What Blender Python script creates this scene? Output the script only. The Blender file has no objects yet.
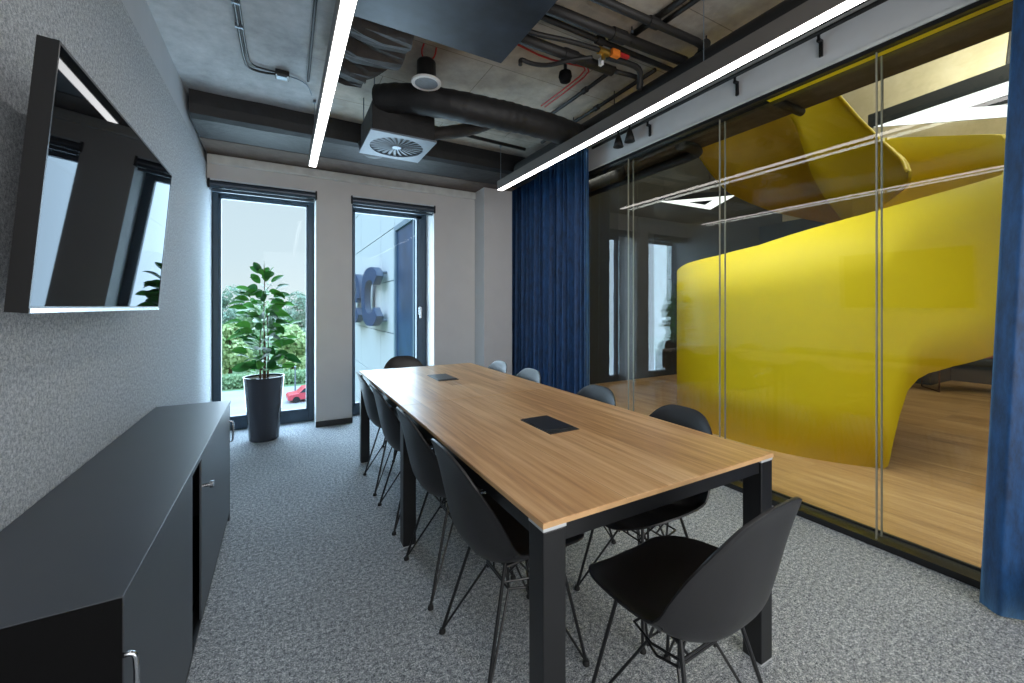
import bpy, bmesh, math, random
from mathutils import Vector, Matrix, noise as mnoise
random.seed(7)
S = bpy.context.scene
COL = S.collection
PI = math.pi

# ------------------------------------------------------------------ materials
def lin(c):
    c = c / 255.0
    return c / 12.92 if c <= 0.04045 else ((c + 0.055) / 1.055) ** 2.4
def rgb(r, g, b): return (lin(r), lin(g), lin(b), 1.0)

def base_mat(name):
    m = bpy.data.materials.new(name); m.use_nodes = True
    nt = m.node_tree
    return m, nt, nt.nodes['Principled BSDF']

def link(nt, a, b): nt.links.new(a, b)

def coords(nt, scale=(1, 1, 1), kind='Object'):
    tc = nt.nodes.new('ShaderNodeTexCoord'); mp = nt.nodes.new('ShaderNodeMapping')
    mp.inputs['Scale'].default_value = scale
    link(nt, tc.outputs[kind], mp.inputs['Vector'])
    return mp.outputs['Vector']

def noise(nt, vec, scale, detail=3, rough=.5):
    n = nt.nodes.new('ShaderNodeTexNoise')
    n.inputs['Scale'].default_value = scale; n.inputs['Detail'].default_value = detail
    n.inputs['Roughness'].default_value = rough
    link(nt, vec, n.inputs['Vector'])
    return n.outputs['Fac']

def ramp(nt, fac, stops):
    r = nt.nodes.new('ShaderNodeValToRGB'); el = r.color_ramp.elements
    while len(el) < len(stops): el.new(.5)
    for e, (p, c) in zip(el, stops): e.position = p; e.color = c
    link(nt, fac, r.inputs['Fac'])
    return r.outputs['Color']

def bump(nt, bs, h, strength, dist=.01):
    b = nt.nodes.new('ShaderNodeBump')
    b.inputs['Strength'].default_value = strength; b.inputs['Distance'].default_value = dist
    link(nt, h, b.inputs['Height']); link(nt, b.outputs['Normal'], bs.inputs['Normal'])

def plain(name, c, rough=.5, metal=0, spec=.5, var=.06, scale=6, bmp=0, bscale=60):
    m, nt, bs = base_mat(name)
    v = coords(nt)
    f = noise(nt, v, scale)
    lo = tuple(max(0, x * (1 - var)) for x in c[:3]) + (1,); hi = tuple(min(1, x * (1 + var)) for x in c[:3]) + (1,)
    link(nt, ramp(nt, f, [(.3, lo), (.7, hi)]), bs.inputs['Base Color'])
    bs.inputs['Roughness'].default_value = rough; bs.inputs['Metallic'].default_value = metal
    bs.inputs['Specular IOR Level'].default_value = spec
    if bmp: bump(nt, bs, noise(nt, v, bscale, 4), bmp)
    return m

def emis(name, c, s):
    m = bpy.data.materials.new(name); m.use_nodes = True; nt = m.node_tree
    for n in list(nt.nodes): nt.nodes.remove(n)
    e = nt.nodes.new('ShaderNodeEmission'); e.inputs['Color'].default_value = c; e.inputs['Strength'].default_value = s
    o = nt.nodes.new('ShaderNodeOutputMaterial'); link(nt, e.outputs[0], o.inputs['Surface'])
    return m

def glass(name, refl=1.0, tint=(1, 1, 1, 1)):
    m = bpy.data.materials.new(name); m.use_nodes = True; nt = m.node_tree
    for n in list(nt.nodes): nt.nodes.remove(n)
    t = nt.nodes.new('ShaderNodeBsdfTransparent'); t.inputs['Color'].default_value = tint
    g = nt.nodes.new('ShaderNodeBsdfGlossy'); g.inputs['Roughness'].default_value = 0.0
    fr = nt.nodes.new('ShaderNodeFresnel'); fr.inputs['IOR'].default_value = 1.5
    ml = nt.nodes.new('ShaderNodeMath'); ml.operation = 'MULTIPLY'; ml.inputs[1].default_value = refl
    mx = nt.nodes.new('ShaderNodeMixShader'); o = nt.nodes.new('ShaderNodeOutputMaterial')
    geo = nt.nodes.new('ShaderNodeNewGeometry'); inv = nt.nodes.new('ShaderNodeMath'); inv.operation = 'SUBTRACT'; inv.inputs[0].default_value = 1
    link(nt, geo.outputs['Backfacing'], inv.inputs[1]); m2 = nt.nodes.new('ShaderNodeMath'); m2.operation = 'MULTIPLY'; m2.use_clamp = True
    link(nt, fr.outputs[0], ml.inputs[0]); link(nt, ml.outputs[0], m2.inputs[0]); link(nt, inv.outputs[0], m2.inputs[1]); link(nt, m2.outputs[0], mx.inputs['Fac'])
    link(nt, t.outputs[0], mx.inputs[1]); link(nt, g.outputs[0], mx.inputs[2]); link(nt, mx.outputs[0], o.inputs['Surface'])
    return m

def carpet_mat():
    m, nt, bs = base_mat('carpet_grey')
    v = coords(nt)
    a = noise(nt, v, 190, 2, .7); b = noise(nt, v, 60, 3, .65); c = noise(nt, v, 2.2, 2)
    mx = nt.nodes.new('ShaderNodeMix'); mx.data_type = 'FLOAT'; mx.inputs[0].default_value = .38
    link(nt, a, mx.inputs[2]); link(nt, b, mx.inputs[3])
    col = ramp(nt, mx.outputs[0], [(.37, rgb(66, 70, 74)), (.45, rgb(128, 133, 138)), (.53, rgb(168, 173, 177)), (.63, rgb(236, 239, 241))])
    m2 = nt.nodes.new('ShaderNodeMix'); m2.data_type = 'RGBA'; m2.blend_type = 'MULTIPLY'; m2.inputs[0].default_value = 1
    link(nt, col, m2.inputs[6]); link(nt, ramp(nt, c, [(.3, (.88, .88, .88, 1)), (.7, (1, 1, 1, 1))]), m2.inputs[7])
    link(nt, m2.outputs[2], bs.inputs['Base Color'])
    bs.inputs['Roughness'].default_value = .95; bs.inputs['Specular IOR Level'].default_value = .1
    bump(nt, bs, mx.outputs[0], .6, .012)
    return m

def fabric_wall():
    m, nt, bs = base_mat('woven_wall_covering')
    v = coords(nt, (1, 1, 1))
    a = noise(nt, v, 260, 3, .7); b = noise(nt, v, 80, 2)
    mx = nt.nodes.new('ShaderNodeMix'); mx.data_type = 'FLOAT'; mx.inputs[0].default_value = .35
    link(nt, a, mx.inputs[2]); link(nt, b, mx.inputs[3])
    link(nt, ramp(nt, mx.outputs[0], [(.36, rgb(122, 126, 130)), (.5, rgb(164, 168, 172)), (.64, rgb(204, 208, 212))]), bs.inputs['Base Color'])
    bs.inputs['Roughness'].default_value = .9; bs.inputs['Specular IOR Level'].default_value = .15
    bump(nt, bs, mx.outputs[0], .4, .008)
    return m

def wood_mat(name, lo, mid, hi, board=.16, length=1.3, rough=.36, seam=.6, axis='Y'):
    """boards along the given axis: brick texture picks the board, stretched noise draws the grain"""
    m, nt, bs = base_mat(name)
    tc = nt.nodes.new('ShaderNodeTexCoord'); mp = nt.nodes.new('ShaderNodeMapping')
    link(nt, tc.outputs['Object'], mp.inputs['Vector'])
    if axis == 'Y': mp.inputs['Rotation'].default_value = (0, 0, PI / 2)
    br = nt.nodes.new('ShaderNodeTexBrick')
    br.offset = .37; br.inputs['Scale'].default_value = 1
    br.inputs['Brick Width'].default_value = length; br.inputs['Row Height'].default_value = board
    br.inputs['Mortar Size'].default_value = .0012; br.inputs['Mortar Smooth'].default_value = .3; br.inputs['Bias'].default_value = 0
    br.inputs['Color1'].default_value = (0, 0, 0, 1); br.inputs['Color2'].default_value = (1, 1, 1, 1); br.inputs['Mortar'].default_value = (.5, .5, .5, 1)
    link(nt, mp.outputs['Vector'], br.inputs['Vector'])
    add = nt.nodes.new('ShaderNodeVectorMath'); add.operation = 'MULTIPLY_ADD'
    link(nt, br.outputs['Color'], add.inputs[0]); add.inputs[1].default_value = (7, 5, 3)
    link(nt, mp.outputs['Vector'], add.inputs[2])
    sc = nt.nodes.new('ShaderNodeMapping'); sc.inputs['Scale'].default_value = (1.3, 26, 26)
    link(nt, add.outputs[0], sc.inputs['Vector'])
    g = noise(nt, sc.outputs['Vector'], 1.6, 6, .62)
    sc2 = nt.nodes.new('ShaderNodeMapping'); sc2.inputs['Scale'].default_value = (.8, 5, 5)
    link(nt, add.outputs[0], sc2.inputs['Vector'])
    g2 = noise(nt, sc2.outputs['Vector'], 1.5, 3)
    mx = nt.nodes.new('ShaderNodeMix'); mx.data_type = 'FLOAT'; mx.inputs[0].default_value = .4
    link(nt, g, mx.inputs[2]); link(nt, g2, mx.inputs[3])
    sep = nt.nodes.new('ShaderNodeSeparateColor'); link(nt, br.outputs['Color'], sep.inputs[0])
    ad = nt.nodes.new('ShaderNodeMath'); ad.operation = 'MULTIPLY_ADD'; ad.inputs[1].default_value = .10
    link(nt, sep.outputs[0], ad.inputs[0]); link(nt, mx.outputs[0], ad.inputs[2])
    col = ramp(nt, ad.outputs[0], [(.38, lo), (.54, mid), (.70, hi)])
    m2 = nt.nodes.new('ShaderNodeMix'); m2.data_type = 'RGBA'; m2.blend_type = 'MULTIPLY'
    sf = nt.nodes.new('ShaderNodeMath'); sf.operation = 'MULTIPLY'; sf.inputs[1].default_value = seam
    link(nt, br.outputs['Fac'], sf.inputs[0]); link(nt, sf.outputs[0], m2.inputs[0])
    link(nt, col, m2.inputs[6]); m2.inputs[7].default_value = (.35, .3, .25, 1)
    link(nt, m2.outputs[2], bs.inputs['Base Color'])
    bs.inputs['Roughness'].default_value = rough
    bump(nt, bs, g, .08, .003)
    return m

def concrete(name, a, b, c, scale=1.3, rough=.85, bmp=.25):
    m, nt, bs = base_mat(name)
    v = coords(nt)
    f = noise(nt, v, scale, 6, .62); f2 = noise(nt, v, 14, 5, .6)
    mx = nt.nodes.new('ShaderNodeMix'); mx.data_type = 'FLOAT'; mx.inputs[0].default_value = .3
    link(nt, f, mx.inputs[2]); link(nt, f2, mx.inputs[3])
    link(nt, ramp(nt, mx.outputs[0], [(.32, a), (.5, b), (.68, c)]), bs.inputs['Base Color'])
    bs.inputs['Roughness'].default_value = rough
    bump(nt, bs, f2, bmp, .02)
    return m

def leaf_mat(name, c1, c2, rough=.5, trans=.25):
    m, nt, bs = base_mat(name)
    geo = nt.nodes.new('ShaderNodeNewGeometry')
    link(nt, ramp(nt, geo.outputs['Random Per Island'], [(0, c1), (1, c2)]), bs.inputs['Base Color'])
    bs.inputs['Roughness'].default_value = rough
    if trans:
        tr = nt.nodes.new('ShaderNodeBsdfTranslucent'); ms = nt.nodes.new('ShaderNodeMixShader'); ms.inputs[0].default_value = trans
        link(nt, ramp(nt, geo.outputs['Random Per Island'], [(0, c1), (1, c2)]), tr.inputs['Color'])
        out = nt.nodes['Material Output']
        link(nt, bs.outputs[0], ms.inputs[1]); link(nt, tr.outputs[0], ms.inputs[2]); link(nt, ms.outputs[0], out.inputs['Surface'])
    return m

def velvet(name, c):
    m, nt, bs = base_mat(name)
    v = coords(nt, (1, 1, .3))
    f = noise(nt, v, 30, 4, .7)
    lo = tuple(x * .62 for x in c[:3]) + (1,); hi = tuple(min(1, x * 1.5) for x in c[:3]) + (1,)
    link(nt, ramp(nt, f, [(.35, lo), (.65, hi)]), bs.inputs['Base Color'])
    bs.inputs['Roughness'].default_value = .6
    bs.inputs['Sheen Weight'].default_value = .9; bs.inputs['Sheen Roughness'].default_value = .35
    bs.inputs['Sheen Tint'].default_value = (.25, .55, .95, 1)
    bump(nt, bs, f, .3, .006)
    return m

def ceiling_mat():
    m = concrete('ceiling_concrete', rgb(132, 134, 137), rgb(168, 171, 174), rgb(196, 198, 200)); nt = m.node_tree; bs = nt.nodes['Principled BSDF']
    src = bs.inputs['Base Color'].links[0].from_socket
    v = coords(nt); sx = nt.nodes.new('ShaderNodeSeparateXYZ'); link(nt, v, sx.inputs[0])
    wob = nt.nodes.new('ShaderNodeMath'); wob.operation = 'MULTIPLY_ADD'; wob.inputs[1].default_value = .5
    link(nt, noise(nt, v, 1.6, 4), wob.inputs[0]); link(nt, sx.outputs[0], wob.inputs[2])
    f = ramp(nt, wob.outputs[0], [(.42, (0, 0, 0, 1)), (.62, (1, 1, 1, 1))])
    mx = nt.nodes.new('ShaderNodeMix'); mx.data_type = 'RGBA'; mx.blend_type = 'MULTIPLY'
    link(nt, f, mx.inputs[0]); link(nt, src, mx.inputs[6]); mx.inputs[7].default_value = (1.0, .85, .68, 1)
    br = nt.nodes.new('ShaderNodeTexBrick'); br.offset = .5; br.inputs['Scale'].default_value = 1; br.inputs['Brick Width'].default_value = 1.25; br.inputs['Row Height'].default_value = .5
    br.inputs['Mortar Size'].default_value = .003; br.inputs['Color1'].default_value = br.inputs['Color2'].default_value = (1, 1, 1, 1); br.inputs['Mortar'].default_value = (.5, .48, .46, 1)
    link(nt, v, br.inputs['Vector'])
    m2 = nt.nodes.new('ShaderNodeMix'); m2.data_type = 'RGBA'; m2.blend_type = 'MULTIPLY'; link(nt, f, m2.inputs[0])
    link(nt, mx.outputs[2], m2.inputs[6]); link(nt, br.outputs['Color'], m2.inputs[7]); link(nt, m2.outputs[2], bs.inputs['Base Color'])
    return m

def screen_mat():
    # dark panel with a coated, weakly mirroring front
    m, nt, bs = base_mat('tv_screen'); out = nt.nodes['Material Output']
    v = coords(nt); link(nt, ramp(nt, noise(nt, v, 4), [(.3, rgb(10, 11, 13)), (.7, rgb(13, 14, 16))]), bs.inputs['Base Color'])
    bs.inputs['Roughness'].default_value = .4; bs.inputs['Specular IOR Level'].default_value = 0
    g = nt.nodes.new('ShaderNodeBsdfGlossy'); g.inputs['Roughness'].default_value = .02; g.inputs['Color'].default_value = (.92, .96, 1, 1)
    fr = nt.nodes.new('ShaderNodeFresnel'); fr.inputs['IOR'].default_value = 1.5
    ml = nt.nodes.new('ShaderNodeMath'); ml.operation = 'MULTIPLY'; ml.inputs[1].default_value = .42
    ms = nt.nodes.new('ShaderNodeMixShader'); link(nt, fr.outputs[0], ml.inputs[0]); link(nt, ml.outputs[0], ms.inputs[0])
    link(nt, bs.outputs[0], ms.inputs[1]); link(nt, g.outputs[0], ms.inputs[2]); link(nt, ms.outputs[0], out.inputs['Surface'])
    return m

M = dict(
    carpet=carpet_mat(), fabric=fabric_wall(),
    paint=plain('white_wall_paint', rgb(205, 204, 203), .75, var=.02, bmp=.05),
    upper=plain('upper_wall_paint', rgb(176, 180, 184), .7, var=.03),
    plaster=plain('light_plaster_ledge', rgb(205, 207, 204), .8, var=.12, scale=9, bmp=.3),
    header=plain('bulkhead_paint', rgb(205, 206, 208), .7, var=.04),
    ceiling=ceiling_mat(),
    soffit=concrete('brown_soffit', rgb(70, 58, 52), rgb(92, 78, 70), rgb(108, 94, 84)),
    slab=concrete('dark_slab', rgb(58, 52, 46), rgb(82, 74, 65), rgb(104, 95, 84)),
    beige=concrete('beige_blockwork', rgb(190, 180, 150), rgb(208, 198, 168), rgb(220, 212, 186), bmp=.1),
    black=plain('black_steel', rgb(22, 23, 25), .38, var=.1),
    pipe=plain('black_painted_pipe', rgb(24, 22, 21), .6, var=.15),
    plastic=plain('black_plastic', rgb(30, 30, 32), .40, var=.05, bmp=.05, bscale=300),
    rubber=plain('black_rubber', rgb(20, 20, 20), .7),
    insul=plain('black_insulation', rgb(17, 17, 19), .6, var=.3, scale=12, bmp=.6, bscale=14),
    foil=plain('dark_foil_wrap', rgb(44, 40, 38), .66, metal=.0, var=.35, scale=10, bmp=.9, bscale=16),
    unit=plain('dark_blue_steel_panel', rgb(34, 42, 52), .42, metal=.1, var=.5, scale=7, bmp=.15, bscale=9),
    galv=plain('galvanised_steel', rgb(120, 130, 140), .45, metal=.5, var=.12, scale=14),
    grille=plain('painted_grille', rgb(96, 108, 120), .5, var=.08, scale=14),
    alu=plain('lamp_profile', rgb(105, 100, 96), .45, metal=.3, var=.04),
    cabinet=plain('dark_grey_laminate', rgb(62, 66, 72), .36, var=.04),
    cabblack=plain('black_laminate', rgb(5, 5, 6), .8, spec=.15, var=.1),
    chrome=plain('brushed_steel', rgb(190, 195, 200), .25, metal=1, var=.05),
    caplight=plain('light_metal_cap', rgb(196, 200, 203), .4, metal=.3, var=.04),
    frame=plain('anthracite_frame', rgb(46, 66, 82), .4, var=.05),
    blind=plain('blind_cassette', rgb(58, 68, 80), .4, metal=.3, var=.05),
    blindlight=plain('blind_light_edge', rgb(205, 212, 218), .4, var=.03),
    pot=plain('anthracite_pot', rgb(52, 55, 64), .14, var=.04),
    soil=plain('soil', rgb(70, 52, 40), .95, var=.4, scale=60, bmp=.6),
    bark=plain('bark', rgb(96, 76, 58), .9, var=.3, scale=30, bmp=.4),
    leaf=leaf_mat('ficus_leaf', rgb(26, 86, 36), rgb(84, 152, 60), .42, .2),
    velvet=velvet('blue_velvet', rgb(12, 58, 102)),
    yellow=plain('yellow_lacquer', rgb(226, 205, 2), .6, var=.012, scale=1.5),
    yellowedge=plain('yellow_rim', rgb(232, 205, 20), .4),
    stairshade=plain('stair_yellow_shaded', rgb(188, 160, 26), .7, var=.06),  # darker copy of the stair yellow, with the underside shade put into the colour
    navy=plain('dark_navy_wall', rgb(58, 66, 76), .6, var=.08, scale=2),
    charcoal=plain('charcoal_wall', rgb(44, 45, 46), .6, var=.08, scale=2),
    table=wood_mat('oak_table_top', rgb(150, 108, 66), rgb(192, 148, 100), rgb(216, 178, 132), .165, 7, .33, .55),
    tedge=plain('oak_edge', rgb(190, 152, 108), .5, var=.1, scale=20),
    oakfloor=wood_mat('oak_floor', rgb(140, 104, 64), rgb(186, 146, 96), rgb(206, 170, 120), .19, 1.7, .32, .7, 'Y'),
    led=emis('led_diffuser', (1, .97, .94, 1), 8),
    ring=emis('ring_light', (1, .99, .97, 1), 1.6),
    glass=glass('clear_glass', 1.4, (.965, .985, .975, 1)),
    wglass=glass('window_glass', .3, (.93, .97, .98, 1)),
    joint=plain('clear_joint_strip', rgb(150, 148, 135), .25, var=.05),
    screen=screen_mat(),
    tvblack=plain('tv_black', rgb(14, 14, 15), .35, var=.05),
    red=plain('red_cable', rgb(170, 36, 34), .5), orange=plain('orange_tag', rgb(220, 120, 40), .5), brass=plain('brass', rgb(190, 150, 70), .3, metal=.9),
    white=plain('white_plastic', rgb(215, 215, 215), .45), greycone=plain('grey_speaker_mesh', rgb(120, 130, 140), .6, var=.1, scale=90),
    facade=plain('white_cladding', rgb(168, 174, 178), .8, spec=.15, var=.015, scale=1),
    fframe=plain('blue_facade_frame', rgb(88, 108, 124), .4, var=.03), fglass=plain('facade_dark_glass', rgb(30, 56, 88), .35, spec=.15, var=.3, scale=1.5),
    sign=plain('sign_slate', rgb(30, 56, 86), .95, spec=.05, var=.06), signside=plain('sign_side', rgb(70, 84, 100), .95, spec=.05, var=.05),
    grass=concrete('lawn', rgb(74, 100, 62), rgb(92, 118, 78), rgb(112, 136, 96), .4), road=concrete('road', rgb(138, 138, 138), rgb(150, 150, 150), rgb(160, 160, 160), .3),
    car=plain('car_red', rgb(190, 70, 80), .25, var=.03), carglass=plain('car_glass', rgb(40, 48, 56), .1), pink=plain('pink_matte', rgb(214, 140, 128), .8),
    bench=plain('dark_bench', rgb(52, 56, 52), .7, var=.1), brownrod=plain('brown_steel_rod', rgb(70, 40, 34), .4),
)

# ------------------------------------------------------------------ mesh helpers
class MB:
    def __init__(s): s.bm = bmesh.new()
    def box(s, a, b, rot=None, piv=None):
        cs = [(x, y, z) for x in (a[0], b[0]) for y in (a[1], b[1]) for z in (a[2], b[2])]
        vs = []
        for c in cs:
            v = Vector(c)
            if rot is not None: v = piv + rot @ (v - piv)
            vs.append(s.bm.verts.new(v))
        for f in ((0, 1, 3, 2), (4, 6, 7, 5), (0, 4, 5, 1), (2, 3, 7, 6), (0, 2, 6, 4), (1, 5, 7, 3)):
            s.bm.faces.new([vs[i] for i in f])
        return s
    def tube(s, pts, r, n=8, cap=True, smooth=0):
        pts = [Vector(p) for p in pts]
        if smooth:
            for _ in range(smooth):
                q = [pts[0]]
                for a, b in zip(pts, pts[1:]): q += [a.lerp(b, .25), a.lerp(b, .75)]
                pts = q + [pts[-1]]
        rs = r if isinstance(r, (list, tuple)) else [r] * len(pts)
        rings = []; up = None
        for i, p in enumerate(pts):
            if i == 0: t = pts[1] - p
            elif i == len(pts) - 1: t = p - pts[i - 1]
            else: t = (pts[i + 1] - p).normalized() + (p - pts[i - 1]).normalized()
            t.normalize()
            if up is None: up = t.orthogonal().normalized()
            u = (up - t * up.dot(t))
            if u.length < 1e-5: u = t.orthogonal()
            u.normalize(); up = u; w = t.cross(u)
            rad = rs[min(i, len(rs) - 1)]
            rings.append([s.bm.verts.new(p + (u * math.cos(2 * PI * k / n) + w * math.sin(2 * PI * k / n)) * rad) for k in range(n)])
        for a, b in zip(rings, rings[1:]):
            for k in range(n): s.bm.faces.new((a[k], a[(k + 1) % n], b[(k + 1) % n], b[k]))
        if cap:
            s.bm.faces.new(rings[0][::-1]); s.bm.faces.new(rings[-1])
        return s
    def lathe(s, prof, c=(0, 0, 0), n=24):
        rings = []
        for r, z in prof:
            rings.append([s.bm.verts.new((c[0] + max(r, 1e-4) * math.cos(2 * PI * k / n), c[1] + max(r, 1e-4) * math.sin(2 * PI * k / n), c[2] + z)) for k in range(n)])
        for a, b in zip(rings, rings[1:]):
            for k in range(n): s.bm.faces.new((a[k], a[(k + 1) % n], b[(k + 1) % n], b[k]))
        s.bm.faces.new(rings[0][::-1]); s.bm.faces.new(rings[-1])
        return s
    def grid(s, rows, close=False):
        vv = [[s.bm.verts.new(p) for p in row] for row in rows]
        for a, b in zip(vv, vv[1:]):
            for k in range(len(a) - 1): s.bm.faces.new((a[k], a[k + 1], b[k + 1], b[k]))
        return s
    def prism(s, poly, d):
        """polygon of 3-D points pushed along vector d"""
        a = [s.bm.verts.new(p) for p in poly]; b = [s.bm.verts.new(Vector(p) + Vector(d)) for p in poly]
        s.bm.faces.new(a); s.bm.faces.new(b[::-1]); n = len(a)
        for k in range(n): s.bm.faces.new((a[k], b[k], b[(k + 1) % n], a[(k + 1) % n]))
        return s

def obj(name, mb, mat, parent=None, smooth=False, bevel=0, solid=0, kind=None, off=0, subsurf=0):
    bm = mb.bm
    bmesh.ops.recalc_face_normals(bm, faces=bm.faces) if not solid else None
    me = bpy.data.meshes.new(name); bm.to_mesh(me); bm.free()
    if smooth:
        for p in me.polygons: p.use_smooth = True
    o = bpy.data.objects.new(name, me); COL.objects.link(o)
    me.materials.append(mat)
    if parent is not None:
        o.parent = parent; bpy_inv = Matrix.Translation(parent.location).inverted() if parent.get('_w') else None
        if bpy_inv is not None: o.matrix_parent_inverse = bpy_inv
    if solid:
        m = o.modifiers.new('thickness', 'SOLIDIFY'); m.thickness = solid; m.offset = off
    if bevel:
        m = o.modifiers.new('bevel', 'BEVEL'); m.width = bevel; m.segments = 2; m.limit_method = 'ANGLE'; m.angle_limit = .7
    if subsurf:
        m = o.modifiers.new('sub', 'SUBSURF'); m.levels = m.render_levels = subsurf
    if kind: o['kind'] = kind
    return o

def tag(o, label, cat, group=None):
    o['label'] = label; o['category'] = cat
    if group: o['group'] = group
    return o

def thing(name, label, cat, loc=(0, 0, 0), rz=0, group=None, world=False):
    """an Empty at the thing's base; world=True: its parts are built in world coordinates"""
    o = bpy.data.objects.new(name, None); COL.objects.link(o)
    o.location = loc; o.rotation_euler = (0, 0, rz); o.empty_display_size = .1
    if world: o['_w'] = 1
    return tag(o, label, cat, group)

def struct(name, mb, mat, parent=None, **k):
    o = obj(name, mb, mat, parent, **k); o['kind'] = 'structure'; return o

def sroot(name, loc):
    o = bpy.data.objects.new(name, None); COL.objects.link(o); o.location = loc; o['_w'] = 1; o['kind'] = 'structure'; o.empty_display_size = .1
    return o

def copy_tree(o, parent=None):
    c = o.copy(); COL.objects.link(c)
    if parent is not None: c.parent = parent
    for ch in list(o.children): copy_tree(ch, c)
    return c

# ------------------------------------------------------------------ dimensions
XL, XG = -.613, 2.76          # left wall, glass partition (room side)
YW, YO = 4.77, 5.2            # window wall, outer face
YB = -1.6                     # wall behind the camera
ZC = 2.9                      # concrete ceiling

# ------------------------------------------------------------------ room shell
struct('floor', MB().box((XL - .2, YB - .1, -.2), (2.87, YO, 0)), M['carpet'])
struct('floor_corridor', MB().box((2.87, -4, -.2), (10.2, 7.0, 0)), M['oakfloor'])
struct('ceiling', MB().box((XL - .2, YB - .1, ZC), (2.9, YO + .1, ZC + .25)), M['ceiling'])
wl = struct('wall_left', MB().box((XL - .2, YB - .1, 0), (XL - .022, YO, ZC)), M['upper'])
struct('wall_panel', MB().box((XL - .022, YB, 0), (XL, YW + .36, 2.605)), M['fabric'], wl)
struct('wall_front', MB().box((XL - .2, YB - .15, 0), (2.9, YB, ZC)), M['paint'])
w = MB()
w.box((XL, YW, 2.47), (2.6, YO, 2.7)); w.box((.312, YW, 0), (.667, YO, 2.47)); w.box((1.592, YW, 0), (2.6, YO, 2.47))
w.box((2.125, 4.498, 0), (2.51, YW, 2.765)); w.box((2.51, 4.75, 0), (2.9, YO, 2.9))
w.box((XL, YO - .1, 2.7), (2.9, YO, ZC))
wb = struct('wall_back', w, M['paint'])
struct('trim_1', MB().box((XL, YW - .035, 2.608), (2.125, YW - .001, 2.697)), M['plaster'], bevel=.012)
struct('baseboard_back', MB().box((.308, YW - .014, 0), (.671, YW - .001, .058)).box((1.588, YW - .014, 0), (2.12, YW - .001, .058)), M['charcoal'])
struct('trim_2', MB().box((XL, 4.35, 2.7), (2.5, YW + .1, ZC - .002)), M['soffit'])

def window(n, x0, x1, sash_right):
    r = sroot('window_%d' % n, ((x0 + x1) / 2, 5.1, 0))
    f = MB(); a, b = .05, .06
    f.box((x0, 5.07, 0), (x0 + a, 5.15, 2.47)); f.box((x1 - b, 5.07, 0), (x1, 5.15, 2.47))
    f.box((x0 + a, 5.07, 2.39), (x1 - b, 5.15, 2.47)); f.box((x0 + a, 5.07, 0), (x1 - b, 5.15, .11))
    obj('window_frame', f, M['frame'], r, bevel=.004)
    g0, g1 = x0 + a, x1 - b
    s = MB()
    for q in ((g0, .11, g0 + .025, 2.39), (g1 - (.07 if sash_right else .02), .11, g1, 2.39)): s.box((q[0], 5.055, q[1]), (q[2], 5.11, q[3]))
    s.box((g0, 5.055, .11), (g1, 5.11, .145)); s.box((g0, 5.055, 2.355), (g1, 5.11, 2.39))
    obj('sash', s, M['frame'], r, bevel=.004)
    obj('pane', MB().box((g0 + .02, 5.09, .14), (g1 - .015, 5.10, 2.36)), M['wglass'], r)
    if sash_right:
        h = MB().box((g1 - .05, 5.03, 1.16), (g1 - .02, 5.055, 1.26)).box((g1 - .048, 4.985, 1.235), (g1 - .022, 5.03, 1.26)).box((g1 - .047, 4.985, 1.12), (g1 - .023, 5.005, 1.25))
        obj('handle', h, M['chrome'], r, bevel=.004)
    return r
window(1, XL + .004, .312, False)
window(2, .667, 1.592, True)

def blind(x0, x1, label):
    t = thing('roller_blind', label, 'blind', ((x0 + x1) / 2, 4.78, 2.38), world=True, group='roller blind cassettes over the windows')
    prof = []
    c = MB().tube([(x0, 4.79, 2.425), (x1, 4.79, 2.425)], .037, 16)
    obj('roller_tube', c, M['blind'], t, smooth=False, bevel=0)
    obj('top_rail', MB().box((x0, 4.755, 2.458), (x1, 4.83, 2.475)), M['blindlight'], t, bevel=.003)
    obj('bottom_bar', MB().box((x0 + .02, 4.775, 2.355), (x1 - .02, 4.80, 2.380)), M['frame'], t, bevel=.003)
    for x in (x0 - .004, x1 - .012): obj('end_cap', MB().box((x, 4.745, 2.38), (x + .016, 4.835, 2.47)), M['black'], t, bevel=.004)
blind(XL + .012, .318, 'dark roller blind rolled up over the window behind the potted plant')
blind(.66, 1.6, 'dark roller blind rolled up over the window showing the sign letters')

# ------------------------------------------------------------------ glass partition
wr = sroot('wall_right', (XG, 1.5, 0))
obj('bulkhead', MB().box((2.74, YB, 2.66), (2.9, 4.75, ZC - .002)), M['header'], wr)
obj('bulkhead_edge', MB().box((2.728, YB, 2.642), (2.9, 4.75, 2.662)), M['plaster'], wr, bevel=.002)
obj('top_track', MB().box((2.735, YB, 2.617), (2.779, 4.75, 2.641)).box((2.822, YB, 2.617), (2.875, 4.75, 2.641)), M['black'], wr)
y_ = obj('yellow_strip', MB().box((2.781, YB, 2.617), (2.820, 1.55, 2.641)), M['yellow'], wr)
obj('bottom_track', MB().box((2.725, YB, 0.001), (2.745, 4.75, .035)).box((2.745, YB, .001), (2.86, 4.75, .022)).box((2.86, YB, .001), (2.875, 4.75, .035)), M['black'], wr)
ys = [-1.55, -.83, .07, .97, 1.87, 2.77, 3.67, 4.745]
for x in (XG, XG + .062):
    for a, b in zip(ys, ys[1:]):
        obj('glass_pane', MB().box((x, a + .003, .024), (x + .010, b - .003, 2.617)), M['glass'], wr)
    for y in ys[1:-1]:
        obj('glass_joint', MB().box((x - .0005, y - .003, .024), (x + .0105, y + .003, 2.617)), M['joint'], wr)

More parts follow.
